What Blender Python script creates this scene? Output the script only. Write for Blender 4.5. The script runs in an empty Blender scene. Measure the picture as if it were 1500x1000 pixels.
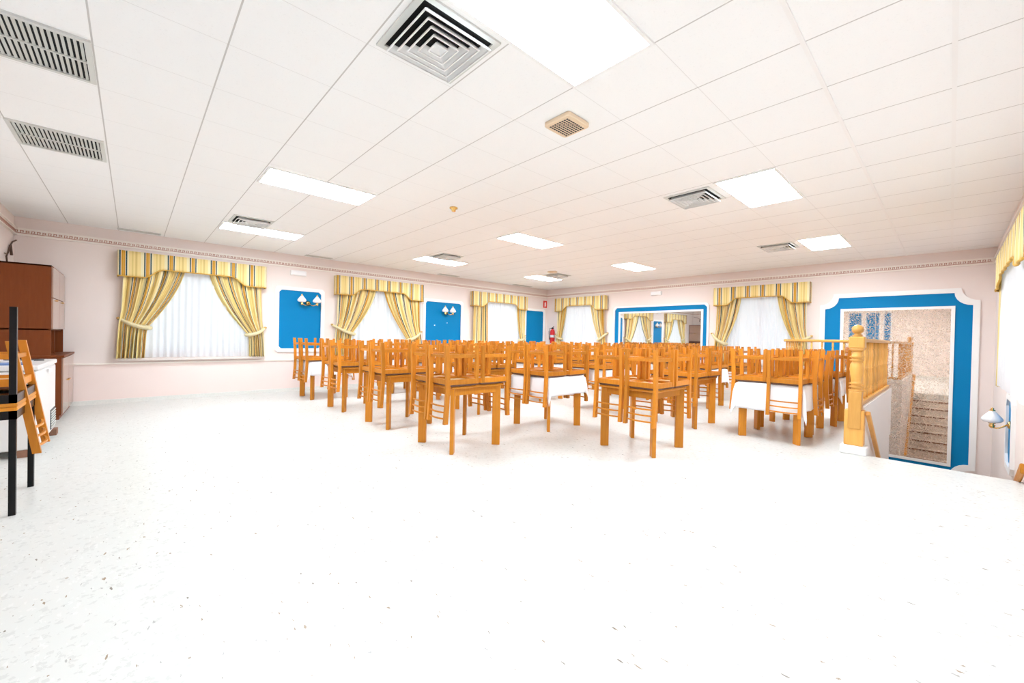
import bpy, bmesh, math, random
from mathutils import Vector, Matrix, Euler
random.seed(7)
PI = math.pi
SC = bpy.context.scene
COL = SC.collection
MESHES = {}

# ---------------------------------------------------------------- materials
def mat_new(name):
    m = bpy.data.materials.new(name); m.use_nodes = True
    nt = m.node_tree
    for n in list(nt.nodes): nt.nodes.remove(n)
    out = nt.nodes.new('ShaderNodeOutputMaterial')
    return m, nt, out

def N(nt, t, **kw):
    n = nt.nodes.new(t)
    for k, v in kw.items():
        if k in n.inputs.keys(): n.inputs[k].default_value = v
        else: setattr(n, k, v)
    return n

def math_n(nt, op, a, b=None, c=None):
    n = nt.nodes.new('ShaderNodeMath'); n.operation = op
    for i, v in enumerate((a, b, c)):
        if v is None: continue
        if hasattr(v, 'is_output'): nt.links.new(v, n.inputs[i])
        else: n.inputs[i].default_value = v
    return n.outputs[0]

def mixc(nt, fac, a, b):
    n = nt.nodes.new('ShaderNodeMix'); n.data_type = 'RGBA'
    for i, v in ((0, fac), (6, a), (7, b)):
        if hasattr(v, 'is_output'): nt.links.new(v, n.inputs[i])
        elif i == 0: n.inputs[0].default_value = v
        else: n.inputs[i].default_value = (*v, 1)
    return n.outputs[2]

def simple(name, col, rough=0.5, metal=0.0, noise=0.0, nscale=8.0, spec=0.5, bump=0.0, emit=None):
    m, nt, out = mat_new(name)
    b = N(nt, 'ShaderNodeBsdfPrincipled')
    b.inputs['Roughness'].default_value = rough
    b.inputs['Metallic'].default_value = metal
    b.inputs['Specular IOR Level'].default_value = spec
    b.inputs['Base Color'].default_value = (*col, 1)
    if noise or bump:
        tc = N(nt, 'ShaderNodeTexCoord')
        nz = N(nt, 'ShaderNodeTexNoise', Scale=nscale, Detail=4.0)
        nt.links.new(tc.outputs['Object'], nz.inputs['Vector'])
        if noise:
            d = tuple(max(0, c*(1-noise)) for c in col); l = tuple(min(1, c*(1+noise)) for c in col)
            nt.links.new(mixc(nt, nz.outputs[0], d, l), b.inputs['Base Color'])
        if bump:
            bp = N(nt, 'ShaderNodeBump', Strength=bump, Distance=0.01)
            nt.links.new(nz.outputs[0], bp.inputs['Height']); nt.links.new(bp.outputs[0], b.inputs['Normal'])
    if emit:
        b.inputs['Emission Color'].default_value = (*emit[0], 1); b.inputs['Emission Strength'].default_value = emit[1]
    nt.links.new(b.outputs[0], out.inputs[0])
    return m

def wood(name, a, b_, rough=0.35, scale=(30, 30, 3), var=0.38, spec=0.4):
    m, nt, out = mat_new(name)
    b = N(nt, 'ShaderNodeBsdfPrincipled', Roughness=rough); b.inputs['Specular IOR Level'].default_value = spec
    tc = N(nt, 'ShaderNodeTexCoord'); mp = N(nt, 'ShaderNodeMapping'); mp.inputs['Scale'].default_value = scale
    nt.links.new(tc.outputs['Object'], mp.inputs[0])
    nz = N(nt, 'ShaderNodeTexNoise', Scale=1.3, Detail=5.0, Distortion=0.6)
    nt.links.new(mp.outputs[0], nz.inputs['Vector'])
    c = mixc(nt, nz.outputs[0], a, b_)
    oi = N(nt, 'ShaderNodeObjectInfo')
    hs = N(nt, 'ShaderNodeHueSaturation')
    v = math_n(nt, 'MULTIPLY_ADD', oi.outputs['Random'], var, 1.0-var*0.5)
    nt.links.new(v, hs.inputs['Value']); nt.links.new(c, hs.inputs['Color'])
    nt.links.new(hs.outputs[0], b.inputs['Base Color'])
    nt.links.new(b.outputs[0], out.inputs[0])
    return m

M = {}
M['wood'] = wood('honey_wood', (0.47, 0.155, 0.013), (0.68, 0.265, 0.030), spec=0.25)
M['table_wood'] = wood('table_wood', (0.50, 0.175, 0.014), (0.68, 0.275, 0.030), spec=0.25)
M['rail_wood'] = wood('varnished_rail_wood', (0.62, 0.30, 0.06), (0.78, 0.42, 0.11))
M['brown_wood'] = wood('dark_cabinet_wood', (0.15, 0.037, 0.009), (0.20, 0.052, 0.014), rough=0.45, var=0.05, spec=0.15)
M['door_wood'] = wood('cabinet_door_wood', (0.30, 0.17, 0.12), (0.36, 0.21, 0.15), rough=0.12, var=0.05, spec=1.0)
M['seat'] = simple('seat_vinyl', (0.16, 0.075, 0.05), 0.5, noise=0.2)
M['seat_board'] = simple('seat_board', (0.62, 0.45, 0.24), 0.7, noise=0.15)
M['black'] = simple('black_metal', (0.003, 0.003, 0.004), 0.25, spec=0.25)
M['white_paint'] = simple('white_gloss_paint', (0.90, 0.89, 0.88), 0.4)
M['cream_trim'] = simple('cream_trim', (0.92, 0.86, 0.80), 0.5)
M['key'] = simple('key_relief', (0.50, 0.25, 0.19), 0.6)
M['wall'] = simple('pink_wall', (0.835, 0.742, 0.703), 0.65, noise=0.03, nscale=1.5, spec=0.3)
M['dado'] = simple('dado_pink', (0.87, 0.735, 0.69), 0.6, noise=0.03, nscale=1.5, spec=0.3)
M['stair_white'] = simple('stair_white', (0.88, 0.86, 0.84), 0.6)
M['blue'] = simple('blue_panel', (0.0, 0.20, 0.455), 0.55, noise=0.05, nscale=2.0, spec=0.15)
M['cloth'] = simple('white_cotton', (0.86, 0.87, 0.90), 0.85)
M['brass'] = simple('polished_brass', (0.80, 0.52, 0.18), 0.2, metal=1.0)
M['opal'] = simple('opal_glass', (0.92, 0.92, 0.94), 0.2)
M['metal_white'] = simple('white_metal', (0.88, 0.885, 0.88), 0.4)
M['grille'] = simple('grille_enamel', (0.66, 0.67, 0.64), 0.45)
M['duct_shade'] = simple('duct_shade_black', (0.006, 0.006, 0.007), 0.9)  # near-black that paints the shade inside ducts
M['cream_plastic'] = simple('cream_plastic', (0.78, 0.62, 0.44), 0.4)
M['red'] = simple('red_enamel', (0.62, 0.015, 0.02), 0.3)
M['red_sign'] = simple('red_sign', (0.75, 0.05, 0.03), 0.5)
M['freezer'] = simple('freezer_white', (0.74, 0.72, 0.71), 0.35)
M['dark_plastic'] = simple('dark_plastic', (0.03, 0.035, 0.04), 0.5)
M['brick'] = simple('brown_block', (0.27, 0.13, 0.08), 0.8, noise=0.2, nscale=30)
M['paper_blue'] = simple('printed_paper_blue', (0.10, 0.20, 0.45), 0.5, noise=0.7, nscale=9)
M['paper'] = simple('printed_paper', (0.60, 0.62, 0.66), 0.5, noise=0.5, nscale=14)
M['tie'] = simple('tieback_cord', (0.70, 0.60, 0.36), 0.7, noise=0.25, nscale=60)
M['sill'] = simple('sill_stone', (0.74, 0.66, 0.62), 0.4, noise=0.1, nscale=20)
M['skirting'] = simple('terrazzo_skirting', (0.76, 0.75, 0.71), 0.3, noise=0.12, nscale=40)
M['pvc'] = simple('window_frame_white', (0.85, 0.85, 0.86), 0.35)
M['cable'] = simple('brown_cable', (0.10, 0.05, 0.03), 0.6)
M['tread'] = simple('stair_tread_stone', (0.74, 0.66, 0.58), 0.35, noise=0.1, nscale=15)
M['slot_grey'] = simple('slot_grey_sheet', (0.6, 0.58, 0.55), 0.9)  # plain mid grey for the slot diffusers

def ceiling_mat():
    m, nt, out = mat_new('ceiling_tiles')
    b = N(nt, 'ShaderNodeBsdfPrincipled', Roughness=0.8); b.inputs['Specular IOR Level'].default_value = 0.2
    g = N(nt, 'ShaderNodeNewGeometry'); sp = N(nt, 'ShaderNodeSeparateXYZ')
    nt.links.new(g.outputs['Position'], sp.inputs[0])
    def line(o, off, per, w):
        f = math_n(nt, 'MULTIPLY_ADD', o, 1/per, -off/per + 100.0)
        f = math_n(nt, 'FRACT', f)
        d = math_n(nt, 'ABSOLUTE', math_n(nt, 'SUBTRACT', f, 0.5))
        return math_n(nt, 'GREATER_THAN', d, 0.5 - w/per/2)
    ly = line(sp.outputs[1], 0.411, 0.6045, 0.009)
    lx = line(sp.outputs[0], -0.017, 0.6, 0.0045)
    nz = N(nt, 'ShaderNodeTexNoise', Scale=90.0, Detail=2.0)
    nt.links.new(g.outputs['Position'], nz.inputs['Vector'])
    pit = math_n(nt, 'GREATER_THAN', nz.outputs[0], 0.66)
    base = mixc(nt, math_n(nt, 'MULTIPLY', pit, 0.08), (0.925, 0.925, 0.92), (0.5, 0.49, 0.48))
    c1 = mixc(nt, math_n(nt, 'MULTIPLY', lx, 0.3), base, (0.45, 0.42, 0.40))
    c2 = mixc(nt, math_n(nt, 'MULTIPLY', ly, 0.62), c1, (0.36, 0.33, 0.31))
    nt.links.new(c2, b.inputs['Base Color']); nt.links.new(b.outputs[0], out.inputs[0])
    return m
M['ceiling'] = ceiling_mat()

def floor_mat():
    m, nt, out = mat_new('white_terrazzo')
    b = N(nt, 'ShaderNodeBsdfPrincipled', Roughness=0.28); b.inputs['Specular IOR Level'].default_value = 0.25
    g = N(nt, 'ShaderNodeNewGeometry')
    def chips(scale, rad, keep, stretch=(1, 1, 1), rot=0.0, off=0.0):
        mp = N(nt, 'ShaderNodeMapping'); mp.inputs['Scale'].default_value = stretch; mp.inputs['Rotation'].default_value = (0, 0, rot); mp.inputs['Location'].default_value = (off, off, 0.37)
        nt.links.new(g.outputs['Position'], mp.inputs[0])
        nz = N(nt, 'ShaderNodeTexNoise', Scale=scale*1.5, Detail=2.0)
        nt.links.new(mp.outputs[0], nz.inputs['Vector'])
        ad = N(nt, 'ShaderNodeMix'); ad.data_type = 'VECTOR'; ad.inputs[0].default_value = 0.06
        nt.links.new(mp.outputs[0], ad.inputs[4]); nt.links.new(nz.outputs['Color'], ad.inputs[5])
        v = N(nt, 'ShaderNodeTexVoronoi', Scale=scale); v.feature = 'F1'; v.voronoi_dimensions = '2D'
        nt.links.new(ad.outputs[1], v.inputs['Vector'])
        wn = N(nt, 'ShaderNodeSeparateColor'); nt.links.new(v.outputs['Color'], wn.inputs[0])
        r = math_n(nt, 'LESS_THAN', v.outputs['Distance'], math_n(nt, 'MULTIPLY', wn.outputs[1], rad))
        k = math_n(nt, 'LESS_THAN', wn.outputs[0], keep)
        return math_n(nt, 'MULTIPLY', r, k), wn.outputs[2]
    n0 = N(nt, 'ShaderNodeTexNoise', Scale=2.2, Detail=5.0)
    nt.links.new(g.outputs['Position'], n0.inputs['Vector'])
    c = mixc(nt, n0.outputs[0], (0.625, 0.628, 0.60), (0.69, 0.692, 0.668))
    f, h = chips(34, 0.5, 0.5); c = mixc(nt, math_n(nt, 'MULTIPLY', f, 0.24), c, (0.36, 0.355, 0.34))
    f, h = chips(30, 0.5, 0.3, (1, 2, 1), 0.6, 3.1); c = mixc(nt, math_n(nt, 'MULTIPLY', f, 0.25), c, (0.82, 0.81, 0.80))
    f, h = chips(18, 0.17, 0.07, (1, 2.4, 1), 1.1, 1.7); c = mixc(nt, math_n(nt, 'MULTIPLY', f, 0.6), c, (0.22, 0.215, 0.20))
    f, h = chips(20, 0.22, 0.05, (1, 2.4, 1), -0.4, 5.3); c = mixc(nt, math_n(nt, 'MULTIPLY', f, 0.85), c, (0.24, 0.15, 0.07))
    f, h = chips(9, 0.13, 0.05, (1, 2.6, 1), 0.3, 8.9); c = mixc(nt, math_n(nt, 'MULTIPLY', f, 0.85), c, (0.14, 0.105, 0.07))
    nt.links.new(c, b.inputs['Base Color']); nt.links.new(b.outputs[0], out.inputs[0])
    return m
M['floor'] = floor_mat()

def stripe_mat():
    m, nt, out = mat_new('striped_curtain_fabric')
    b = N(nt, 'ShaderNodeBsdfPrincipled', Roughness=0.75); b.inputs['Specular IOR Level'].default_value = 0.25
    uv = N(nt, 'ShaderNodeUVMap'); sp = N(nt, 'ShaderNodeSeparateXYZ'); nt.links.new(uv.outputs[0], sp.inputs[0])
    f = math_n(nt, 'FRACT', math_n(nt, 'MULTIPLY', sp.outputs[0], 1/0.32))
    r = N(nt, 'ShaderNodeValToRGB'); r.color_ramp.interpolation = 'CONSTANT'
    cr = r.color_ramp
    cream = (0.92, 0.74, 0.33, 1); pale = (0.93, 0.83, 0.54, 1); olive = (0.80, 0.64, 0.24, 1)
    teal = (0.02, 0.075, 0.095, 1); ochre = (0.66, 0.32, 0.03, 1); white = (0.93, 0.88, 0.74, 1)
    stops = [(0.0, teal), (0.058, white), (0.082, ochre), (0.135, (0.70, 0.40, 0.07, 1)), (0.20, ochre), (0.235, white), (0.258, teal), (0.316, pale),
             (0.38, cream), (0.50, olive), (0.56, cream), (0.64, (0.76, 0.58, 0.22, 1)), (0.72, cream), (0.86, pale)]
    while len(cr.elements) < len(stops): cr.elements.new(0.5)
    for e, (p, c) in zip(cr.elements, stops): e.position = p; e.color = c
    nt.links.new(f, r.inputs[0])
    nt.links.new(r.outputs[0], b.inputs['Base Color'])
    tr = N(nt, 'ShaderNodeBsdfTranslucent'); nt.links.new(r.outputs[0], tr.inputs[0])
    mx = N(nt, 'ShaderNodeMixShader'); mx.inputs[0].default_value = 0.15
    nt.links.new(b.outputs[0], mx.inputs[1]); nt.links.new(tr.outputs[0], mx.inputs[2])
    nt.links.new(mx.outputs[0], out.inputs[0])
    return m
M['stripe'] = stripe_mat()
M['fringe'] = simple('ochre_fringe', (0.62, 0.36, 0.06), 0.8)

def sheer_mat():
    m, nt, out = mat_new('white_voile')
    d = N(nt, 'ShaderNodeBsdfDiffuse'); d.inputs[0].default_value = (0.88, 0.88, 0.90, 1)
    t = N(nt, 'ShaderNodeBsdfTranslucent'); t.inputs[0].default_value = (0.92, 0.92, 0.94, 1)
    p = N(nt, 'ShaderNodeBsdfTransparent'); p.inputs[0].default_value = (0.95, 0.95, 0.97, 1)
    a = N(nt, 'ShaderNodeMixShader'); a.inputs[0].default_value = 0.45
    nt.links.new(d.outputs[0], a.inputs[1]); nt.links.new(t.outputs[0], a.inputs[2])
    c = N(nt, 'ShaderNodeMixShader'); c.inputs[0].default_value = 0.16
    nt.links.new(a.outputs[0], c.inputs[1]); nt.links.new(p.outputs[0], c.inputs[2])
    nt.links.new(c.outputs[0], out.inputs[0]); return m
M['sheer'] = sheer_mat()

def glass_mat():
    m, nt, out = mat_new('window_glass')
    p = N(nt, 'ShaderNodeBsdfTransparent'); p.inputs[0].default_value = (0.93, 0.96, 0.96, 1)
    g = N(nt, 'ShaderNodeBsdfGlossy', Roughness=0.02)
    a = N(nt, 'ShaderNodeMixShader'); a.inputs[0].default_value = 0.06
    nt.links.new(p.outputs[0], a.inputs[1]); nt.links.new(g.outputs[0], a.inputs[2])
    nt.links.new(a.outputs[0], out.inputs[0]); return m
M['glass'] = glass_mat()

def mirror_mat(name, speck):
    m, nt, out = mat_new(name)
    g = N(nt, 'ShaderNodeBsdfGlossy', Roughness=0.015 if not speck else 0.03); g.inputs[0].default_value = (0.88, 0.89, 0.88, 1) if not speck else (0.92, 0.82, 0.74, 1)
    d = N(nt, 'ShaderNodeBsdfPrincipled', Roughness=0.5)
    a = N(nt, 'ShaderNodeMixShader')
    ge = N(nt, 'ShaderNodeNewGeometry')
    if speck:
        nz = N(nt, 'ShaderNodeTexNoise', Scale=42.0, Detail=5.0, Roughness=0.75)
        nt.links.new(ge.outputs['Position'], nz.inputs['Vector'])
        big = N(nt, 'ShaderNodeTexNoise', Scale=1.4, Detail=2.0); nt.links.new(ge.outputs['Position'], big.inputs['Vector'])
        v = math_n(nt, 'ADD', nz.outputs[0], math_n(nt, 'MULTIPLY', big.outputs[0], 0.14))
        mr = N(nt, 'ShaderNodeMapRange'); mr.inputs[1].default_value = 0.53; mr.inputs[2].default_value = 0.68
        nt.links.new(v, mr.inputs[0])
        n2 = N(nt, 'ShaderNodeTexNoise', Scale=65.0, Detail=2.0); nt.links.new(ge.outputs['Position'], n2.inputs['Vector'])
        nt.links.new(mixc(nt, n2.outputs[0], (0.46, 0.25, 0.13), (0.86, 0.74, 0.62)), d.inputs['Base Color'])
        sp = N(nt, 'ShaderNodeSeparateXYZ'); nt.links.new(ge.outputs['Position'], sp.inputs[0])
        f = math_n(nt, 'FRACT', math_n(nt, 'MULTIPLY_ADD', sp.outputs[0], 1/0.532, 10.0-0.025/0.532))
        ln = math_n(nt, 'GREATER_THAN', math_n(nt, 'ABSOLUTE', math_n(nt, 'SUBTRACT', f, 0.5)), 0.492)
        nt.links.new(math_n(nt, 'MAXIMUM', math_n(nt, 'MULTIPLY', mr.outputs[0], 0.7), math_n(nt, 'MULTIPLY', ln, 0.6)), a.inputs[0])
    else:
        a.inputs[0].default_value = 0.03; d.inputs['Base Color'].default_value = (0.5, 0.5, 0.5, 1)
    nt.links.new(g.outputs[0], a.inputs[1]); nt.links.new(d.outputs[0], a.inputs[2])
    nt.links.new(a.outputs[0], out.inputs[0]); return m
M['mirror'] = mirror_mat('clear_mirror', False)
M['mirror_old'] = mirror_mat('antiqued_mirror', True)
LAMP = 16.0
def lamp_mat(power):
    m, nt, out = mat_new('lit_diffuser')
    e = N(nt, 'ShaderNodeEmission'); e.inputs[0].default_value = (0.88, 0.985, 1.065, 1); e.inputs[1].default_value = power
    nt.links.new(e.outputs[0], out.inputs[0]); return m
M['lamp'] = lamp_mat(LAMP); M['lamp_bright'] = lamp_mat(LAMP*1.22)

# ---------------------------------------------------------------- mesh helpers
class MB:
    def __init__(s): s.v = []; s.f = []; s.uv = {}
    def add(s, vs, fs):
        o = len(s.v); s.v += [tuple(v) for v in vs]; s.f += [tuple(i+o for i in f) for f in fs]; return o
    def box(s, a, b):
        (x0, y0, z0), (x1, y1, z1) = a, b
        s.add([(x0,y0,z0),(x1,y0,z0),(x1,y1,z0),(x0,y1,z0),(x0,y0,z1),(x1,y0,z1),(x1,y1,z1),(x0,y1,z1)],
              [(0,3,2,1),(4,5,6,7),(0,1,5,4),(1,2,6,5),(2,3,7,6),(3,0,4,7)]); return s
    def hexa(s, p):   # eight points, bottom ring then top ring
        s.add(p, [(0,3,2,1),(4,5,6,7),(0,1,5,4),(1,2,6,5),(2,3,7,6),(3,0,4,7)]); return s
    def beam(s, p, q, w, h, up=(0,0,1)):
        p, q, up = Vector(p), Vector(q), Vector(up)
        d = (q-p).normalized(); a = d.cross(up).normalized(); b = a.cross(d)
        a *= w/2; b *= h/2
        return s.hexa([p-a-b, p+a-b, p+a+b, p-a+b, q-a-b, q+a-b, q+a+b, q-a+b])
    def tube(s, pts, r, n=8, cap=True):
        pts = [Vector(p) for p in pts]; rings = []
        rr = r if isinstance(r, (list, tuple)) else [r]*len(pts)
        for i, p in enumerate(pts):
            d = (pts[min(i+1, len(pts)-1)] - pts[max(i-1, 0)]).normalized()
            ref = Vector((0,0,1)) if abs(d.z) < 0.9 else Vector((1,0,0))
            a = d.cross(ref).normalized(); b = a.cross(d).normalized()
            rings.append([p + (a*math.cos(t)+b*math.sin(t))*rr[i] for t in [2*PI*k/n for k in range(n)]])
        vs = [v for ring in rings for v in ring]; fs = []
        for i in range(len(pts)-1):
            for k in range(n):
                fs.append((i*n+k, i*n+(k+1)%n, (i+1)*n+(k+1)%n, (i+1)*n+k))
        if cap: fs += [tuple(range(n))[::-1], tuple(range((len(pts)-1)*n, len(pts)*n))]
        s.add(vs, fs); return s
    def lathe(s, prof, c=(0,0,0), n=16, ax=None):   # prof: (radius, height)
        c = Vector(c); vs = []; fs = []
        R = ax or Matrix.Identity(3)
        for r, z in prof:
            for k in range(n):
                t = 2*PI*k/n; vs.append(c + R @ Vector((r*math.cos(t), r*math.sin(t), z)))
        for i in range(len(prof)-1):
            for k in range(n): fs.append((i*n+k, i*n+(k+1)%n, (i+1)*n+(k+1)%n, (i+1)*n+k))
        fs += [tuple(range(n))[::-1], tuple(range((len(prof)-1)*n, len(prof)*n))]
        s.add(vs, fs); return s
    def prism(s, poly, f):   # poly (a,b) list, f(a,b,t) t in 0..1 -> point
        n = len(poly)
        vs = [f(a, b, 0) for a, b in poly] + [f(a, b, 1) for a, b in poly]
        fs = [tuple(range(n)), tuple(range(n, 2*n))[::-1]] + [(i, (i+1)%n, n+(i+1)%n, n+i) for i in range(n)]
        s.add(vs, fs); return s
    def ring(s, A, B, f):    # two outlines with the same count: a frame between A (outer) and B (inner)
        n = len(A)
        vs = [f(*p, 0) for p in A] + [f(*p, 1) for p in A] + [f(*p, 0) for p in B] + [f(*p, 1) for p in B]
        fs = []
        for i in range(n):
            j = (i+1) % n
            fs += [(i, j, n+j, n+i), (2*n+i, 3*n+i, 3*n+j, 2*n+j), (n+i, n+j, 3*n+j, 3*n+i), (i, 2*n+i, 2*n+j, j)]
        s.add(vs, fs); return s

def tag(o, label=None, cat=None, group=None, kind=None):
    if label: o['label'] = label
    if cat: o['category'] = cat
    if group: o['group'] = group
    if kind: o['kind'] = kind
    return o

def wloc(o):
    v = Vector((0,0,0))
    while o: v = v + o.location; o = o.parent
    return v

def obj(name, mb, mat, parent=None, smooth=False, bevel=0.0, origin=None):
    """world-coordinate mesh -> one object; vertices stored relative to the parent's place"""
    me = bpy.data.meshes.new(name)
    org = wloc(parent) if parent else (Vector(origin) if origin else Vector((0,0,0)))
    me.from_pydata([tuple(Vector(v)-org) for v in mb.v], [], mb.f)
    bm = bmesh.new(); bm.from_mesh(me); bmesh.ops.recalc_face_normals(bm, faces=bm.faces[:])
    if bevel:
        es = [e for e in bm.edges if len(e.link_faces) == 2 and e.calc_face_angle(0) > 0.6]
        bmesh.ops.bevel(bm, geom=es, offset=bevel, segments=1, affect='EDGES')
    bm.to_mesh(me); bm.free()
    me.materials.append(M[mat])
    if smooth: me.shade_smooth()
    o = bpy.data.objects.new(name, me); COL.objects.link(o)
    if parent: o.parent = parent
    elif origin: o.location = origin
    return o

def empty(name, loc, label, cat, group=None):
    o = bpy.data.objects.new(name, None); COL.objects.link(o); o.location = loc
    o.empty_display_size = 0.1
    return tag(o, label, cat, group)

def children(o): return list(KIDS.get(o.name, []))
def copy_tree(o, parent=None):
    c = o.copy(); COL.objects.link(c)
    if parent: c.parent = parent
    for ch in o.children: copy_tree(ch, c)
    return c

def struct(name, mb, mat, **k):
    return tag(obj(name, mb, mat, **k), kind='structure')

# ---------------------------------------------------------------- room
XL, XR, YN, YB, H = -10.0, 0.53, -1.37, 11.0, 3.04
ZB = -2.25
HX, HY = -0.70, 6.30          # stair opening
LX, LY = -2.25, 9.80          # its return along the end wall
T = 0.2

fl = MB()
fl.box((XL-T, YN-T, -0.25), (LX, YB+T, 0)); fl.box((LX, YN-T, -0.25), (HX, LY, 0)); fl.box((HX, YN-T, -0.25), (XR+T, HY, 0))
struct('floor', fl, 'floor')
st_low = MB(); st_low.box((LX-T, HY-0.5, ZB-0.2), (XR+T, YB+T, ZB)); struct('floor_stair_landing', st_low, 'tread')
ce = MB(); ce.box((XL-T, YN-T, H), (XR+T, YB+T, H+0.2)); struct('ceiling', ce, 'ceiling')

def wall_boxes(u0, u1, z0, z1, holes, f):
    us = sorted({u0, u1, *[h[0] for h in holes], *[h[1] for h in holes]})
    zs = sorted({z0, z1, *[h[2] for h in holes], *[h[3] for h in holes]})
    mb = MB()
    for a, b in zip(us, us[1:]):
        for c, d in zip(zs, zs[1:]):
            cu, cz = (a+b)/2, (c+d)/2
            if any(h[0] < cu < h[1] and h[2] < cz < h[3] for h in holes): continue
            mb.box(*f(a, b, c, d))
    bm = bmesh.new()
    return mb
W1, W2, W3 = (-0.20, 2.05), (3.50, 5.82), (7.54, 9.84)
W4, W5 = (-9.48, -7.40), (-4.13, -2.12)
WR = (5.0, 8.3)
hz = (0.88, 2.42)
CR = 0.70
lh = [(w[0]+0.22, w[1]-0.22, *hz) for w in (W1, W2, W3)]
bh = [(w[0]+0.22, w[1]-0.22, *hz) for w in (W4, W5)]
rh = [(WR[0]+0.3, WR[1]-0.3, 0.95, 2.3)]
fL = lambda a, b, c, d: ((XL-T, a, c), (XL, b, d))
fB = lambda a, b, c, d: ((a, YB, c), (b, YB+T, d))
fR = lambda a, b, c, d: ((XR, a, c), (XR+T, b, d))
fN = lambda a, b, c, d: ((a, YN-T, c), (b, YN, d))
struct('wall_left', wall_boxes(YN-T, YB+T, CR, H, lh, fL), 'wall')
struct('wall_left_dado', wall_boxes(YN-T, YB+T, 0, CR, [], fL), 'dado')
struct('wall_back', wall_boxes(XL, XR+T, ZB, H, bh, fB), 'wall')
struct('wall_right', wall_boxes(YN-T, YB, ZB, H, rh, fR), 'wall')
struct('wall_near', wall_boxes(XL, XR, 0, H, [], fN), 'wall')
# sides of the stair well under the floor
sw = MB(); sw.box((LX-T, LY, ZB), (LX, YB, -0.25)); sw.box((LX-T, LY-T, ZB), (HX, LY, -0.25)); sw.box((HX-T, HY-T, ZB), (HX, LY-T, -0.25)); sw.box((HX, HY-T, ZB), (XR, HY, -0.25))
struct('wall_stair_well', sw, 'stair_white')

# cornice band with a greek key, chair rail, baseboards
GB, GT = 2.762, 2.850
def key_strip(u0, u1, f):
    body = MB(); key = MB(); per = 0.0585
    body.box(*f(u0, u1, GB-0.012, GB+0.004, 0.035)); body.box(*f(u0, u1, GB, GT, 0.02)); body.box(*f(u0, u1, GT-0.004, GT+0.012, 0.04))
    n = int((u1-u0)/per); zb, zt = GB+0.02, GT-0.02; h = zt-zb; w = 0.009
    for i in range(n):
        a = u0 + i*per
        for r in ((0, per, 0, w), (0.004, 0.004+w, 0, h), (0.004, 0.042, h-w, h), (0.033, 0.042, 0.016, h), (0.020, 0.042, 0.016, 0.016+w)):
            key.box(*f(a+r[0], a+r[1], zb+r[2], zb+r[3], 0.0225))
    return body, key
gL = lambda a, b, c, d, t: ((XL, a, c), (XL+t, b, d))
gB = lambda a, b, c, d, t: ((a, YB-t, c), (b, YB, d))
gR = lambda a, b, c, d, t: ((XR-t, a, c), (XR, b, d))
gN = lambda a, b, c, d, t: ((a, YN, c), (b, YN+t, d))
for i, (u0, u1, g) in enumerate(((YN, YB, gL), (XL, XR, gB), (YN, YB, gR), (XL, XR, gN)), 1):
    b, k = key_strip(u0, u1, g)
    t = struct('trim_%d' % i, b, 'cream_trim'); obj('key_pattern', k, 'key', t)
mb = MB(); mb.box(*gL(YN, YB, CR-0.012, CR+0.012, 0.022)); struct('trim_5', mb, 'cream_trim')
mb = MB(); mb.box(*gB(XL, LX, CR-0.012, CR+0.012, 0.022)); struct('trim_6', mb, 'cream_trim')
mb = MB(); mb.box(*gL(YN, YB, 0, 0.075, 0.02)); struct('baseboard_left', mb, 'skirting')
mb = MB(); mb.box(*gB(XL, LX, 0, 0.075, 0.02)); struct('baseboard_back', mb, 'skirting')
mb = MB(); mb.box(*gN(XL, XR, 0, 0.075, 0.02)); struct('baseboard_near', mb, 'skirting')

mb = MB()
for x in (-0.617, -0.017): mb.box((x-0.012, YN, H-0.006), (x+0.012, YB, H))
struct('trim_8', mb, 'white_paint')

# windows
def window(n, u0, u1, z0, z1, f, fsill):
    mb = MB(); w = 0.06
    for a, b, c, d in ((u0, u1, z0, z0+w), (u0, u1, z1-w, z1), (u0, u0+w, z0+w, z1-w), (u1-w, u1, z0+w, z1-w), ((u0+u1)/2-0.05, (u0+u1)/2+0.05, z0+w, z1-w)):
        mb.box(*f(a, b, c, d, -0.14, -0.09))
    o = struct('window_%d' % n, mb, 'pvc')
    g = MB(); g.box(*f(u0+w, (u0+u1)/2-0.05, z0+w, z1-w, -0.118, -0.112)); g.box(*f((u0+u1)/2+0.05, u1-w, z0+w, z1-w, -0.118, -0.112)); obj('pane', g, 'glass', o)
    if fsill:
        s = MB(); s.box(*f(u0-0.2, u1+0.2, z0-0.13, z0-0.085, 0.0, 0.09)); obj('sill', s, 'sill', o)
hL = lambda a, b, c, d, p, q: ((XL+p, a, c), (XL+q, b, d))
hB = lambda a, b, c, d, p, q: ((a, YB-q, c), (b, YB-p, d))
hR = lambda a, b, c, d, p, q: ((XR-q, a, c), (XR-p, b, d))
for i, h in enumerate(lh, 1): window(i, *h, hL, True)
for i, h in enumerate(bh, 4): window(i, *h, hB, True)
window(6, *rh[0], hR, False)

# ---------------------------------------------------------------- curtains
PL = lambda u, n, z: (XL+n, u, z)
PB = lambda u, n, z: (u, YB-n, z)
PR = lambda u, n, z: (XR-n, u, z)

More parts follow.
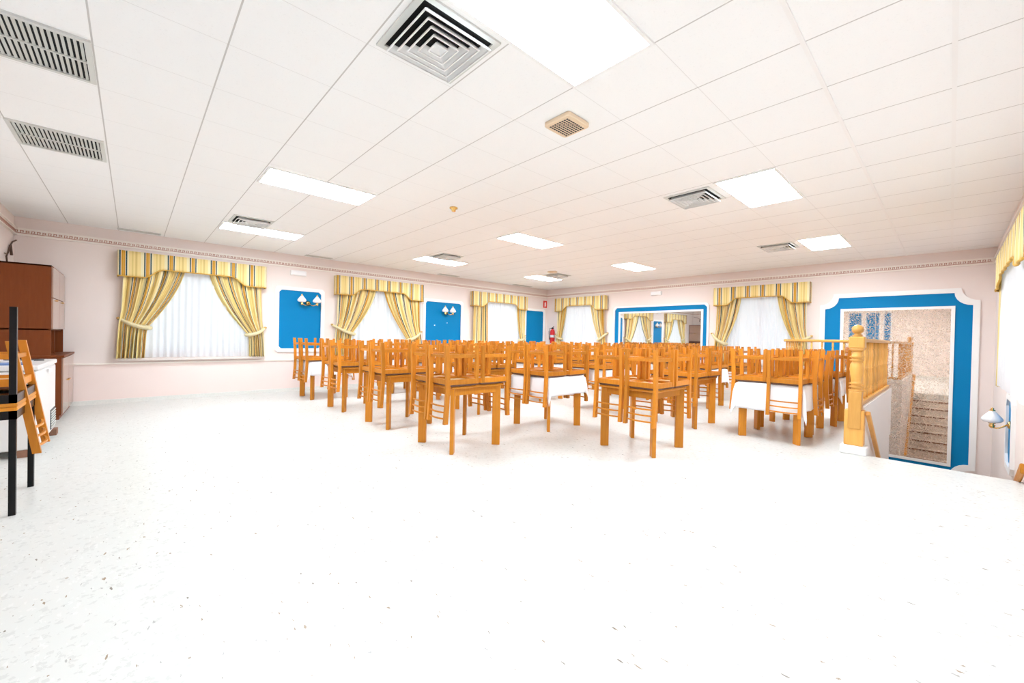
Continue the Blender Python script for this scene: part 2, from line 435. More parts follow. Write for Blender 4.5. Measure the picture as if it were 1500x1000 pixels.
def grid_obj(name, fn, nu, nv, mat, parent=None, smooth=True, origin=None, solid=0.0):
    """fn(s,t)->(point,(u,v))"""
    me = bpy.data.meshes.new(name); vs = []; uvs = []
    org = wloc(parent) if parent else Vector(origin or (0,0,0))
    for j in range(nv+1):
        for i in range(nu+1):
            p, uv = fn(i/nu, j/nv); vs.append(tuple(Vector(p)-org)); uvs.append(uv)
    fs = [(j*(nu+1)+i, j*(nu+1)+i+1, (j+1)*(nu+1)+i+1, (j+1)*(nu+1)+i) for j in range(nv) for i in range(nu)]
    me.from_pydata(vs, [], fs)
    l = me.uv_layers.new(name='UVMap')
    for lp in me.loops: l.data[lp.index].uv = uvs[lp.vertex_index]
    me.materials.append(M[mat])
    if smooth: me.shade_smooth()
    o = bpy.data.objects.new(name, me); COL.objects.link(o)
    if parent: o.parent = parent
    elif origin: o.location = origin
    if solid:
        md = o.modifiers.new('thick', 'SOLIDIFY'); md.thickness = solid; md.offset = 0
    return o

def interp(pts, z):
    """pts: list of (z, value) with z falling"""
    if z >= pts[0][0]: return pts[0][1]
    for (za, a), (zb, b) in zip(pts, pts[1:]):
        if z >= zb:
            t = (za-z)/(za-zb); return a+(b-a)*t
    return pts[-1][1]

def pelmet(P, u0, u1, zt, zs, zc, label, group, flip=False, depth=0.17, ph=0.0):
    """boxed pelmet: a face, two returns, a raised middle and an ochre braid along the hem"""
    L = u1-u0
    root = empty('curtain_pelmet', P((u0+u1)/2, 0, zs), label, 'pelmet', group)
    def hem(s):   # s 0..1 along the face
        e = 0.27; w = 0.12
        d = min(s, 1-s)
        if d < e-w: return zs
        if d > e: return zc
        t = (d-(e-w))/w; t = t*t*(3-2*t); return zs+(zc-zs)*t
    tot = L+2*depth
    def at(s):
        q = s*tot
        if q < depth: return u0, q, 0.0
        if q > depth+L: return u1, tot-q, 1.0
        return u0+(q-depth), depth, (q-depth)/L
    def fn(s, t):
        u, n, k = at(s); q = s*tot
        z0 = hem(k); z = zt+(z0-zt)*t
        wv = 0.006*math.sin(q*19.6+ph)*t if n >= depth-1e-6 else 0
        return P(u, n+wv, z), (q-depth+ph*0.1, z)
    grid_obj('valance', fn, 96, 6, 'stripe', root, solid=0.012)
    mb = MB(); pts = []
    for i in range(65):
        u, n, k = at(i/64); q = i/64*tot
        wv = 0.006*math.sin(q*19.6+ph) if n >= depth-1e-6 else 0
        pts.append(P(u, n+wv+0.004, hem(k)))
    mb.tube(pts, 0.011, 6); obj('braid', mb, 'fringe', root, smooth=True)
    mb = MB(); a = Vector(P(u0+0.008, 0.0, zt-0.02)); b = Vector(P(u1-0.008, depth-0.008, zt-0.004))
    mb.box((min(a.x, b.x), min(a.y, b.y), a.z), (max(a.x, b.x), max(a.y, b.y), b.z)); obj('top_board', mb, 'white_paint', root)
    return root

def drape(P, outer, inner, zt, zb, width, label, group, tie=None, n0=0.085, folds=7, ph=0.0, side=1, tie_top=None):
    """outer / inner: (z, u) polylines. tie: (u_inner, z_inner, u_hook, z_hook)"""
    um = (outer[-1][1]+inner[-1][1])/2
    root = empty('curtain', P(um, n0, zb), label, 'curtain', group)
    def fn(s, t):
        z = zt+(zb-zt)*t
        a, b = interp(outer, z), interp(inner, z)
        w = abs(b-a); u = a+(b-a)*s
        am = min(0.055, 0.018+0.040*min(1.0, width/(w+0.2)/3))
        n = n0+am*math.sin(2*PI*folds*s+ph)+0.010*math.sin(2*PI*folds*2.3*s+1.7*ph+3*t)
        if tie:
            d = abs(z-tie[1]-(tie[3]-tie[1])*(1-s)*1.0)
            n = n0+(n-n0)*(0.35+0.65*min(1, d/0.35))
        u += 0.006*math.sin(9*s+5*t+ph)
        return P(u, n, z), (s*width+ph*0.13, z)
    grid_obj('drape', fn, 84, 44, 'stripe', root, solid=0.004)
    if tie:
        ui, zi, uh, zh = tie
        mb = MB(); pts = []; rr = []
        for k in range(13):
            t = k/12
            u = uh+(ui-uh)*t; z = zh+(zi-zh)*t-0.035*math.sin(PI*t)
            n = 0.03+(n0+0.055-0.03)*min(1, t*3)
            pts.append(P(u, n, z)); rr.append(0.028+0.016*t)
        for k in range(5):   # returns behind the cloth
            t = k/4; n = n0+0.055-0.095*t
            pts.append(P(ui+(0.03 if ui > uh else -0.03)*math.sin(PI*t), n, zi)); rr.append(0.036)
        mb.tube(pts, rr, 8); obj('tieback', mb, 'tie', root, smooth=True)
        mb = MB(); mb.tube([P(uh, 0.0, zh), P(uh, 0.05, zh)], 0.012, 8); mb.lathe([(0.004, -0.02), (0.022, -0.01), (0.026, 0.0), (0.02, 0.014), (0.004, 0.02)], P(uh, 0.06, zh), 10)
        obj('holdback_knob', mb, 'brass', root, smooth=True)
    return root

def sheer(P, u0, u1, zt, zb, label, group, n0=0.035):
    root = empty('sheer_curtain', P((u0+u1)/2, n0, zb), label, 'curtain', group)
    r = random.Random(int((u0+30)*100)); ks = [(r.uniform(30, 75), r.uniform(0, 6), r.uniform(0.3, 1)) for _ in range(5)]
    def fn(s, t):
        u = u0+(u1-u0)*s; z = zt+(zb-zt)*t
        n = n0+sum(a*0.011*math.sin(k*u+p+0.4*t) for k, p, a in ks)*(0.45+0.75*t)
        return P(u, n, z), (u, z)
    nu = int((u1-u0)/0.010)
    grid_obj('voile', fn, nu, 8, 'sheer', root)

GP, GC, GS = 'striped pelmets over the windows', 'striped window curtains', 'white voile curtains in the windows'
def sweep(zt, ut, zi, ui, k=0.26):    # hanging curve from the top (ut) to the tie (ui)
    pts = []
    for i in range(11):
        t = i/10
        # convex belly towards the middle of the window
        u = ut+(ui-ut)*(t**1.15); u += (ut-ui)*k*math.sin(PI*t)*0.45
        pts.append((zt+(zi-zt)*t, u))
    return pts
def window_set(P, W, where, kl, kr, lt, rt, zb=0.79, dz=0.0, swap=False):
    u0, u1 = W
    tr = 'over ' + where
    pelmet(P, u0, u1, 2.68+dz, 2.235+dz, 2.40+dz, 'boxed yellow and teal striped pelmet ' + tr, GP, ph=u0)
    sheer(P, u0+0.12, u1-0.12, 2.55, zb+0.01, 'white sheer voile hanging in ' + where, GS)
    zt = 2.56+dz
    L = u1-u0
    for side, k, tt in ((1, kl, lt), (-1, kr, rt)):
        o = u0+0.07 if side == 1 else u1-0.07
        ut = o+side*k*L
        if tt:
            ui, zi, uh, zh, ub = tt
            inner = sweep(zt, ut, zi, ui)+[(zi-0.12, ui-side*0.015), (zb, ub)]
            outer = [(zt, o), (zh+0.15, o-side*0.02), (zh-0.1, o-side*0.05), (zb, o-side*0.08)]
            tie = (ui+side*0.012, zi, uh, zh)
        else:
            inner = [(zt, ut), (zb, ut+side*0.02)]; outer = [(zt, o), (zb, o-side*0.03)]; tie = None
        nm = 'left-hand' if side == 1 else 'right-hand'
        how = 'tied-back' if tt else 'straight'
        drape(P, outer, inner, zt, zb, 1.35 if k > 0.3 else 0.9, '%s %s striped yellow curtain of %s' % (how, nm, where), GC, tie, ph=u0+side, folds=7 if k > 0.3 else 5)
window_set(PL, W1, 'the window beside the brown cabinet', 0.39, 0.41, (0.19, 1.34, -0.19, 1.50, 0.15), (1.76, 1.24, 2.07, 1.40, 1.78))
window_set(PL, W2, 'the window between the two lamp panels', 0.42, 0.46, (3.92, 1.30, 3.44, 1.52, 3.92), (5.38, 1.16, 5.83, 1.40, 5.45))
window_set(PL, W3, 'the window nearest the fire extinguisher sign', 0.23, 0.15, None, (9.60, 1.22, 9.86, 1.36, 9.62))
window_set(PB, W4, 'the window beside the fire extinguisher', 0.20, 0.26, (-9.22, 1.28, -9.50, 1.44, -9.26), (-7.66, 1.26, -7.36, 1.50, -7.62), dz=-0.0)
window_set(PB, W5, 'the window between the two mirrors', 0.28, 0.28, (-3.86, 1.24, -4.20, 1.50, -3.84), (-2.42, 1.30, -2.08, 1.46, -2.42), dz=-0.03)
# curtain on the stair-side wall
pelmet(PR, 5.3, 8.3, 2.46, 2.03, 2.15, 'yellow striped pelmet on the stair-side wall', GP, depth=0.14, ph=0.8)
drape(PR, [(2.35, 8.18), (0.80, 8.2)], [(2.35, 7.95), (0.80, 7.98)], 2.35, 0.80, 0.15, 'straight pale curtain with painted-in light on the stair-side wall', GC, None, ph=1.1, folds=6)  # offset picks only cream stripes: strong light put into the colour
sheer(PR, 5.4, 8.08, 2.3, 0.82, 'white sheer voile hanging on the stair-side wall', GS, n0=0.10)  # set before the drape, its white standing in for blown-out light

# ---------------------------------------------------------------- blue panels, mirrors
def notched(u0, u1, z0, z1, r, mode, n=6, both=True):
    """outline counter-clockwise; corners cut straight ('cham'), rounded ('round') or scooped ('scoop')"""
    pts = []
    def corner(cu, cz, su, sz, first):   # su, sz point inwards
        out = []
        for k in range(n+1):
            t = k/n*PI/2
            if mode == 'scoop': p = (cu+su*r*math.cos(t), cz+sz*r*math.sin(t))
            elif mode == 'round': p = (cu+su*r*(1-math.sin(t)), cz+sz*r*(1-math.cos(t)))
            else: p = (cu+su*r*(1-k/n), cz+sz*r*(k/n))
            out.append(p)
        return out if first else out[::-1]
    pts += corner(u0, z0, 1, 1, False); pts += corner(u1, z0, -1, 1, True)
    pts += corner(u1, z1, -1, -1, False); pts += corner(u0, z1, 1, -1, True)
    return pts
def panel(P, u0, u1, z0, z1, r, mode, fw, name, label, cat, group=None, mirror=None, mmat='mirror', depth=0.035):
    root = empty(name, P((u0+u1)/2, 0, z0), label, cat, group)
    A = notched(u0-fw, u1+fw, z0-fw, z1+fw, r if mode != 'round' else r+fw*0.4, mode); B = notched(u0, u1, z0, z1, r, mode)
    mb = MB(); mb.ring(A, B, lambda a, b, t: P(a, depth*t, b)); obj('frame', mb, 'white_paint', root)
    mb = MB(); mb.prism(B, lambda a, b, t: P(a, 0.001+0.009*t, b)); obj('panel_board', mb, 'blue', root)
    if mirror:
        m0, m1, y0, y1 = mirror; w = 0.05
        rect = lambda a, b, c, d: [(a, c), (b, c), (b, d), (a, d)]
        mb = MB(); mb.ring(rect(m0-w, m1+w, y0-w, y1+w), rect(m0, m1, y0, y1), lambda a, b, t: P(a, 0.008+0.022*t, b)); obj('mirror_frame', mb, 'white_paint', root)
        mb = MB(); mb.prism(rect(m0, m1, y0, y1), lambda a, b, t: P(a, 0.010+0.006*t, b)); obj('mirror_glass', mb, mmat, root)
    return root
GPn = 'blue panels on the window wall'
panel(PL, 2.33, 3.20, 0.955, 2.245, 0.05, 'cham', 0.075, 'wall_panel', 'blue panel with a wall lamp between the first and second windows', 'wall panel', GPn)
panel(PL, 5.97, 7.18, 0.955, 2.265, 0.05, 'cham', 0.075, 'wall_panel', 'wide blue panel with a wall lamp and two white chips', 'wall panel', GPn)
panel(PL, 9.93, 10.80, 0.955, 2.245, 0.06, 'round', 0.075, 'wall_panel', 'lampless blue panel on the wall below the extinguisher sign', 'wall panel', GPn)
panel(PB, -7.12, -4.34, 0.80, 2.265, 0.07, 'cham', 0.05, 'mirror_panel', 'wide blue panel framing a clear mirror that reflects the curtains', 'mirror panel', None, (-6.93, -4.49, 0.95, 2.09))
panel(PB, -1.86, 0.265, -1.06, 2.27, 0.23, 'scoop', 0.085, 'mirror_panel', 'tall blue panel framing a speckled antique mirror above the stairs', 'mirror panel', None, (-1.545, 0.0, -0.86, 1.985), 'mirror_old')
PN = lambda u, n, z: (u, YN+n, z)
for (a, b, w) in ((-3.08, -2.66, 'farthest from the stairs'), (-2.50, -2.08, 'middle one'), (-1.92, -1.72, 'narrow one')):
    panel(PN, a, b, 1.42, 2.66, 0.03, 'cham', 0.05, 'wall_panel', 'blue upright panel reflected in the speckled mirror, the %s' % w, 'wall panel', 'blue panels on the wall behind')
# wall sconces
def sconce(P, u, z, label, group, shades, n=0.0):
    root = empty('wall_lamp', P(u, n, z), label, 'wall lamp', group)
    mb = MB(); mb.tube([P(u, n+0.008, z), P(u, n+0.03, z)], [0.055, 0.03], 14); obj('backplate', mb, 'brass', root, smooth=True)
    for du in shades:
        mb = MB(); pts = []
        for k in range(9):
            t = k/8; pts.append(P(u+du*t, n+0.03+0.12*math.sin(t*PI/2), z-0.05*math.sin(PI*t)-0.01*t))
        mb.tube(pts, 0.009, 8); mb.lathe([(0.006, -0.05), (0.022, -0.035), (0.03, -0.012), (0.016, 0.0), (0.034, 0.014), (0.012, 0.02)], P(u+du, n+0.15, z-0.01), 12)
        obj('arm', mb, 'brass', root, smooth=True)
        mb = MB(); mb.lathe([(0.02, 0.0), (0.07, 0.012), (0.092, 0.035), (0.088, 0.06), (0.06, 0.10), (0.032, 0.135), (0.02, 0.15)], P(u+du, n+0.15, z+0.005), 18)
        sh = obj('lamp_shade', mb, 'opal', root, smooth=True)
        mb = MB(); mb.lathe([(0.022, 0.0), (0.03, 0.006), (0.012, 0.02), (0.016, 0.03), (0.004, 0.042)], P(u+du, n+0.15, z+0.153), 12); obj('finial', mb, 'brass', sh, smooth=True)
GS_ = 'brass wall lamps'
sconce(PL, 2.92, 1.98, 'brass twin wall lamp on the narrow blue panel', GS_, (-0.17, 0.15), 0.01)
sconce(PL, 6.66, 1.97, 'brass twin wall lamp on the wide blue panel', GS_, (-0.13, 0.13), 0.01)
panel(PR, 7.45, 8.05, -0.12, 0.66, 0.09, 'cham', 0.07, 'wall_panel', 'small framed blue panel low on the stair-side wall', 'wall panel')
sconce(PR, 7.75, 0.36, 'brass wall lamp with white shade on the stair-side panel', GS_, (0.0,), 0.01)

# emergency lights, extinguisher, sign
def emlight(P, u, z, label):
    root = empty('emergency_light', P(u, 0, z), label, 'emergency light', 'emergency lights')
    def bx(a, b, c, d, p, q):
        x, y = Vector(P(a, p, c)), Vector(P(b, q, d)); return (tuple(min(i, j) for i, j in zip(x, y)), tuple(max(i, j) for i, j in zip(x, y)))
    mb = MB(); mb.box(*bx(u-0.16, u+0.16, z-0.055, z+0.055, 0, 0.05)); obj('casing', mb, 'metal_white', root, bevel=0.006)
    mb = MB(); mb.box(*bx(u-0.14, u+0.14, z-0.04, z+0.04, 0.05, 0.062)); obj('diffuser', mb, 'opal', root, bevel=0.005)
emlight(PL, 2.71, 2.64, 'white emergency light above the narrow blue panel')
emlight(PB, -5.77, 2.64, 'white emergency light above the wide mirror')
ex = empty('fire_extinguisher', (-9.62, 10.9, 1.12), 'red fire extinguisher hung on the wall in the far corner', 'fire extinguisher')
mb = MB(); mb.lathe([(0.06, 0.0), (0.085, 0.012), (0.085, 0.40), (0.07, 0.46), (0.032, 0.49), (0.03, 0.51)], (-9.62, 10.9, 1.12), 18); obj('cylinder', mb, 'red', ex, smooth=True)
mb = MB(); mb.lathe([(0.0865, 0.0), (0.0865, 0.09)], (-9.62, 10.9, 1.32), 18); obj('instruction_label', mb, 'paper', ex, smooth=True)
mb = MB(); mb.box((-9.65, 10.87, 1.63), (-9.59, 10.93, 1.67)); mb.beam((-9.62, 10.9, 1.67), (-9.52, 10.86, 1.71), 0.02, 0.012); mb.beam((-9.62, 10.9, 1.65), (-9.53, 10.86, 1.655), 0.02, 0.01); obj('valve_handle', mb, 'black', ex)
mb = MB(); mb.tube([(-9.65, 10.88, 1.65), (-9.72, 10.87, 1.64), (-9.745, 10.86, 1.54), (-9.73, 10.86, 1.36), (-9.71, 10.87, 1.24)], [0.011, 0.011, 0.011, 0.011, 0.017], 8); obj('hose', mb, 'black', ex, smooth=True)
sg = empty('extinguisher_sign', (XL, 10.90, 2.38), 'small red fire extinguisher sign high on the wall near the corner', 'sign')
mb = MB(); mb.box((XL, 10.80, 2.385), (XL+0.006, 11.0-0.005, 2.64)); obj('plate', mb, 'red_sign', sg)
mb = MB(); mb.box((XL+0.006, 10.87, 2.43), (XL+0.008, 10.925, 2.57)); mb.box((XL+0.006, 10.885, 2.57), (XL+0.008, 10.91, 2.60)); mb.box((XL+0.006, 10.935, 2.47), (XL+0.008, 10.945, 2.59)); obj('pictogram', mb, 'white_paint', sg)

# ---------------------------------------------------------------- ceiling fittings
def lamp(x0, x1, y0, y1, label, mat='lamp'):
    r = empty('ceiling_light', ((x0+x1)/2, (y0+y1)/2, H), label, 'ceiling light', 'square-edged lit ceiling panels')
    w = 0.022
    A = [(x0, y0), (x1, y0), (x1, y1), (x0, y1)]; B = [(x0+w, y0+w), (x1-w, y0+w), (x1-w, y1-w), (x0+w, y1-w)]
    mb = MB(); mb.ring(A, B, lambda a, b, t: (a, b, H-0.012*t)); obj('frame', mb, 'metal_white', r)
    mb = MB(); mb.box((x0+w, y0+w, H-0.006), (x1-w, y1-w, H-0.001)); obj('diffuser', mb, mat, r)
xs = ((-1.81, -1.215), (-5.47, -4.90), (-8.40, -7.84))
ys = ((1.03, 2.225), (4.65, 5.84), (8.19, 9.32))
nx = ('nearest the stairs', 'in the middle of the room', 'nearest the window wall'); ny = ('front', 'second', 'rear')
for j, (y0, y1) in enumerate(ys):
    for i, (x0, x1) in enumerate(xs):
        lamp(x0, x1, y0, y1, 'lit ceiling panel of the %s row, the one %s' % (ny[j], nx[i]), 'lamp_bright' if j == 2 else 'lamp')
def diffuser(x, y, s, label):
    r = empty('air_diffuser', (x, y, H), label, 'air diffuser', 'square air diffusers')
    mb = MB(); sq = lambda h: [(x-h, y-h), (x+h, y-h), (x+h, y+h), (x-h, y+h)]
    mb.ring(sq(s/2), sq(s/2-0.035), lambda a, b, t: (a, b, H-0.012*t)); obj('frame', mb, 'grille', r)
    mb = MB(); mb.box((x-s/2+0.035, y-s/2+0.035, H-0.0015), (x+s/2-0.035, y+s/2-0.035, H+0.0)); obj('duct_shade_sheet', mb, 'duct_shade', r)  # flat black sheet below the solid ceiling, painted shade between the louvres
    # louvres: square pyramidal rings sloping outwards
    k = 5; h0 = s/2-0.045
    for i in range(k):
        ho = h0-i*h0/k; hi = ho-h0/k*0.66
        if hi < 0.012: hi = 0.004
        mb = MB(); n = 4; O = sq(ho); I = sq(hi); tz = 0.004
        zo, zi = H-0.010, H-0.056
        # keep the vane open towards the duct
        vs = [(a, b, H-0.010) for a, b in I] + [(a, b, H-0.044) for a, b in O] + [(a, b, H-0.006) for a, b in I] + [(a, b, H-0.040) for a, b in O]
        fs = []
        for q in range(4):
            w = (q+1) % 4
            fs += [(q, w, 4+w, 4+q), (8+q, 12+q, 12+w, 8+w), (q, 8+q, 8+w, w), (4+q, 4+w, 12+w, 12+q)]
        if i == k-1: fs += [(0, 1, 2, 3)]
        mb.add(vs, fs); mb.ring(sq(ho+0.001), sq(ho-0.006), lambda a, b, t: (a, b, H-0.041-0.008*t)); obj('louvre', mb, 'metal_white', r)
diffuser(-2.11, 1.317, 0.53, 'large square louvred air diffuser beside the front ceiling light')
diffuser(-2.15, 4.98, 0.53, 'square air diffuser beside the second ceiling light by the stairs')
diffuser(-2.16, 8.54, 0.53, 'square air diffuser beside the rear ceiling light by the stairs')
diffuser(-7.52, 1.35, 0.53, 'square air diffuser beside the front ceiling light by the windows')
diffuser(-7.52, 5.0, 0.53, 'square air diffuser beside the second ceiling light by the windows')
diffuser(-7.42, 8.56, 0.53, 'square air diffuser beside the rear ceiling light by the windows')
def grille(x0, x1, y0, y1, label):
    r = empty('return_grille', ((x0+x1)/2, (y0+y1)/2, H), label, 'air grille', 'slatted return grilles')
    w = 0.03
    A = [(x0, y0), (x1, y0), (x1, y1), (x0, y1)]; B = [(x0+w, y0+w), (x1-w, y0+w), (x1-w, y1-w), (x0+w, y1-w)]
    mb = MB(); mb.ring(A, B, lambda a, b, t: (a, b, H-0.014*t)); mb.box(((x0+x1)/2-0.008, y0+w, H-0.012), ((x0+x1)/2+0.008, y1-w, H-0.004)); obj('frame', mb, 'grille', r)
    mb = MB(); mb.box((x0+w, y0+w, H-0.002), (x1-w, y1-w, H-0.0005)); obj('duct_shade_sheet', mb, 'duct_shade', r)  # black sheet behind the slats, shade of the gaps put into its colour
    n = 20; st = (y1-y0-2*w)/n
    for i in range(n):
        y = y0+w+st*(i+0.5)
        mb = MB(); mb.hexa([(x0+w, y-st*0.24, H-0.013), (x1-w, y-st*0.24, H-0.013), (x1-w, y+st*0.20, H-0.003), (x0+w, y+st*0.20, H-0.003),
                            (x0+w, y-st*0.18, H-0.010), (x1-w, y-st*0.18, H-0.010), (x1-w, y+st*0.26, H-0.0022), (x0+w, y+st*0.26, H-0.0022)])
        obj('slat', mb, 'grille', r)
grille(-4.16, -3.575, -0.79, -0.20, 'slatted return grille in the ceiling, the nearer one')
grille(-6.00, -5.38, -0.80, -0.21, 'slatted return grille in the ceiling, the farther one')
def slot(y0, y1, label, x=-9.80):
    r = empty('slot_diffuser', (x, (y0+y1)/2, H), label, 'slot diffuser', 'narrow slot diffusers along the window wall')
    mb = MB(); A = [(x-0.07, y0), (x+0.07, y0), (x+0.07, y1), (x-0.07, y1)]; B = [(x-0.05, y0+0.02), (x+0.05, y0+0.02), (x+0.05, y1-0.02), (x-0.05, y1-0.02)]
    mb.ring(A, B, lambda a, b, t: (a, b, H-0.012*t)); obj('frame', mb, 'grille', r)
    mb = MB(); mb.box((x-0.05, y0+0.02, H-0.004), (x+0.05, y1-0.02, H-0.001)); obj('slot_opening', mb, 'slot_grey', r)  # flat grey sheet filling the slot frame
for y0, y1, w in ((-0.21, 0.36, 'first'), (2.80, 3.36, 'second'), (6.26, 6.93, 'third'), (9.15, 9.95, 'last')):
    slot(y0, y1, 'narrow slot diffuser by the window wall, the %s from the cabinet' % w)
sp = empty('ceiling_speaker', (-2.147, 2.555, H), 'square cream grille box in the ceiling beyond the big diffuser', 'ceiling grille')
mb = MB(); mb.prism(notched(-2.28, -2.015, 2.42, 2.69, 0.03, 'round'), lambda a, b, t: (a, b, H-0.035*t)); obj('casing', mb, 'cream_plastic', sp, bevel=0.006)
for i in range(9):
    mb = MB(); q = 2.455+i*0.0245
    for j in range(8): mb.box((-2.245+j*0.0245, q, H-0.0365), (-2.229+j*0.0245, q+0.016, H-0.0352))
    obj('grille_holes', mb, 'dark_plastic', sp)
sd = empty('smoke_detector', (-4.62, 3.17, H), 'small round brass-coloured smoke detector on the ceiling', 'smoke detector')
mb = MB(); mb.lathe([(0.055, 0), (0.055, -0.015), (0.03, -0.022), (0.028, -0.05), (0.012, -0.056)], (-4.62, 3.17, H), 16); obj('body', mb, 'brass', sd, smooth=True)
sd = empty('ceiling_speaker', (-7.15, 8.05, H), 'small round cream fitting on the ceiling before the rear lights', 'ceiling fitting')
mb = MB(); mb.lathe([(0.13, 0), (0.13, -0.015), (0.09, -0.03), (0.02, -0.034)], (-7.15, 8.05, H), 20); obj('body', mb, 'cream_plastic', sd, smooth=True)

# ---------------------------------------------------------------- stairs and railing
sm = MB(); n = 13; tr = 0.27; rs = 0.168
for i in range(n):
    y0 = HY+i*tr; z1 = -(i+1)*rs
    if y0+tr > YB-0.6: break
    sm.box((HX, y0, ZB), (XR, y0+tr, z1)); 
struct('floor_stairs', sm, 'tread')
for i in range(n):
    y0 = HY+i*tr
    if y0+tr > YB-0.6: break
nos = MB()
for i in range(1, 12): nos.box((HX+0.03, HY+i*tr-0.0, -i*rs-0.03), (XR-0.03, HY+i*tr+0.012, -i*rs+0.004))
struct('trim_7', nos, 'brown_wood')
par = MB(); pz = 0.545
par.box((HX-0.11, HY+0.135, 0.0), (HX, LY, pz)); par.box((LX, LY-0.10, 0.0), (HX-0.11, LY, pz)); par.box((LX-0.1, LY-0.10, 0.0), (LX, YB, pz))
par.box((HX, HY+0.135, -0.27), (HX+0.012, LY, pz)); par.box((LX, LY, -0.27), (HX+0.012, LY+0.012, pz)); par.box((LX, LY+0.012, -0.27), (LX+0.012, YB, pz)); par.box((HX, HY-0.0, -0.27), (HX+0.012, HY+0.135, 0.004))
struct('wall_parapet', par, 'stair_white')

def baluster_mb(p, z0, z1):
    h = z1-z0; b = MB()
    prof = [(0.020, 0), (0.020, .12), (0.012, .135), (0.022, .155), (0.012, .175), (0.021, .21), (0.023, .30), (0.016, .42), (0.011, .50), (0.022, .52), (0.012, .54), (0.015, .62), (0.024, .76), (0.018, .84), (0.011, .865), (0.021, .885), (0.019, .90), (0.019, 1.0)]
    b.lathe([(r*0.85, t*h) for r, t in prof], (p[0], p[1], z0), 8); return b
def railing(name, p, q, n, label, newel=False):
    root = empty(name, (p[0], p[1], 0 if newel else pz), label, 'stair railing', 'turned wooden railings round the stair opening')
    z0 = pz+0.05; zt = 1.375
    d = (Vector((*q, 0))-Vector((*p, 0))); L = d.length; d.normalize()
    mb = MB(); mb.beam((*p, pz+0.025), (*q, pz+0.025), 0.085, 0.05); obj('bottom_rail', mb, 'rail_wood', root, bevel=0.006)
    mb = MB(); mb.beam((*p, zt-0.025), (*q, zt-0.025), 0.07, 0.05); obj('handrail', mb, 'rail_wood', root, bevel=0.012)
    for i in range(n):
        t = (i+0.6)/n*L
        c = (p[0]+d.x*t, p[1]+d.y*t)
        obj('baluster', baluster_mb(c, z0-0.002, zt-0.048), 'rail_wood', root, smooth=True)
    return root
RX = HX-0.055
r1 = railing('stair_railing', (RX, HY+0.12), (RX, LY-0.05), 15, 'turned wooden railing with big newel post running along the stairs')
NX, NY = RX+0.0, HY+0.045
nw = MB(); hw = 0.085
np_ = empty('newel_post', (NX, NY, 0), 'thick turned wooden newel post with ball top on a white plinth', 'newel post')
mb = MB(); mb.box((NX-0.125, NY-0.125, 0), (NX+0.12, NY+0.06, 0.10)); obj('plinth', mb, 'white_paint', np_, bevel=0.01)
mb = MB(); mb.box((NX-hw-0.01, NY-hw, 0.10), (NX+hw, NY+0.06, 0.52)); obj('base_block', mb, 'rail_wood', np_, bevel=0.008)
mb = MB(); mb.box((NX-0.06, NY-hw-0.012, 0.30), (NX+0.06, NY-hw, 0.74)); mb.box((NX-0.06, NY-0.072, 0.5), (NX+0.06, NY+0.05, 0.74)); obj('panel', mb, 'rail_wood', np_, bevel=0.006)
mb = MB(); mb.lathe([(0.072, 0.735), (0.078, 0.75), (0.050, 0.765), (0.050, 0.775), (0.076, 0.79), (0.050, 0.805), (0.050, 0.815), (0.074, 0.83), (0.054, 0.845), (0.052, 0.86), (0.068, 1.0), (0.062, 1.06), (0.048, 1.085), (0.048, 1.095), (0.074, 1.11), (0.048, 1.125), (0.048, 1.135), (0.075, 1.15), (0.048, 1.165), (0.056, 1.20), (0.045, 1.215)], (NX, NY, 0), 20); obj('turned_shaft', mb, 'rail_wood', np_, smooth=True)
mb = MB(); mb.lathe([(0.045, 1.215), (0.075, 1.235), (0.088, 1.26), (0.088, 1.37), (0.07, 1.40), (0.04, 1.415)], (NX, NY, 0), 4); 
mb2 = MB(); mb2.hexa([(NX-0.05, NY-0.05, 1.21), (NX+0.05, NY-0.05, 1.21), (NX+0.05, NY+0.05, 1.21), (NX-0.05, NY+0.05, 1.21), (NX-0.075, NY-0.075, 1.25), (NX+0.075, NY-0.075, 1.25), (NX+0.075, NY+0.075, 1.25), (NX-0.075, NY+0.075, 1.25)]); mb2.box((NX-0.075, NY-0.075, 1.25), (NX+0.075, NY+0.075, 1.39)); obj('head_block', mb2, 'rail_wood', np_, bevel=0.012)
mb = MB(); mb.lathe([(0.04, 1.385), (0.05, 1.40), (0.03, 1.425)] + [(0.058*math.sin(a), 1.475-0.058*math.cos(a)) for a in [0.6+0.28*k for k in range(9)]] + [(0.004, 1.533)], (NX, NY, 0), 18); obj('ball_finial', mb, 'rail_wood', np_, smooth=True)
railing('stair_railing', (RX, LY-0.05), (LX, LY-0.05), 9, 'turned wooden railing across the far end behind the tables')
railing('stair_railing', (LX-0.05, LY), (LX-0.05, YB-0.02), 7, 'short turned wooden railing meeting the end wall by the curtain')
mb = MB(); mb.beam((HX+0.055, HY+0.06, 0.49), (HX+0.055, HY+3.2, 0.49-3.14*0.62), 0.045, 0.05); 
hr = tag(obj('handrail', mb, 'rail_wood', bevel=0.008), 'slim wooden handrail sloping down the white stair parapet', 'handrail')
mb = MB(); mb.beam((XR-0.05, HY-0.25, 0.18), (XR-0.05, HY+3.0, 0.18-3.25*0.54), 0.03, 0.10); 
tag(obj('handrail', mb, 'table_wood', bevel=0.008), 'broad wooden handrail sloping down the stair-side wall', 'handrail')

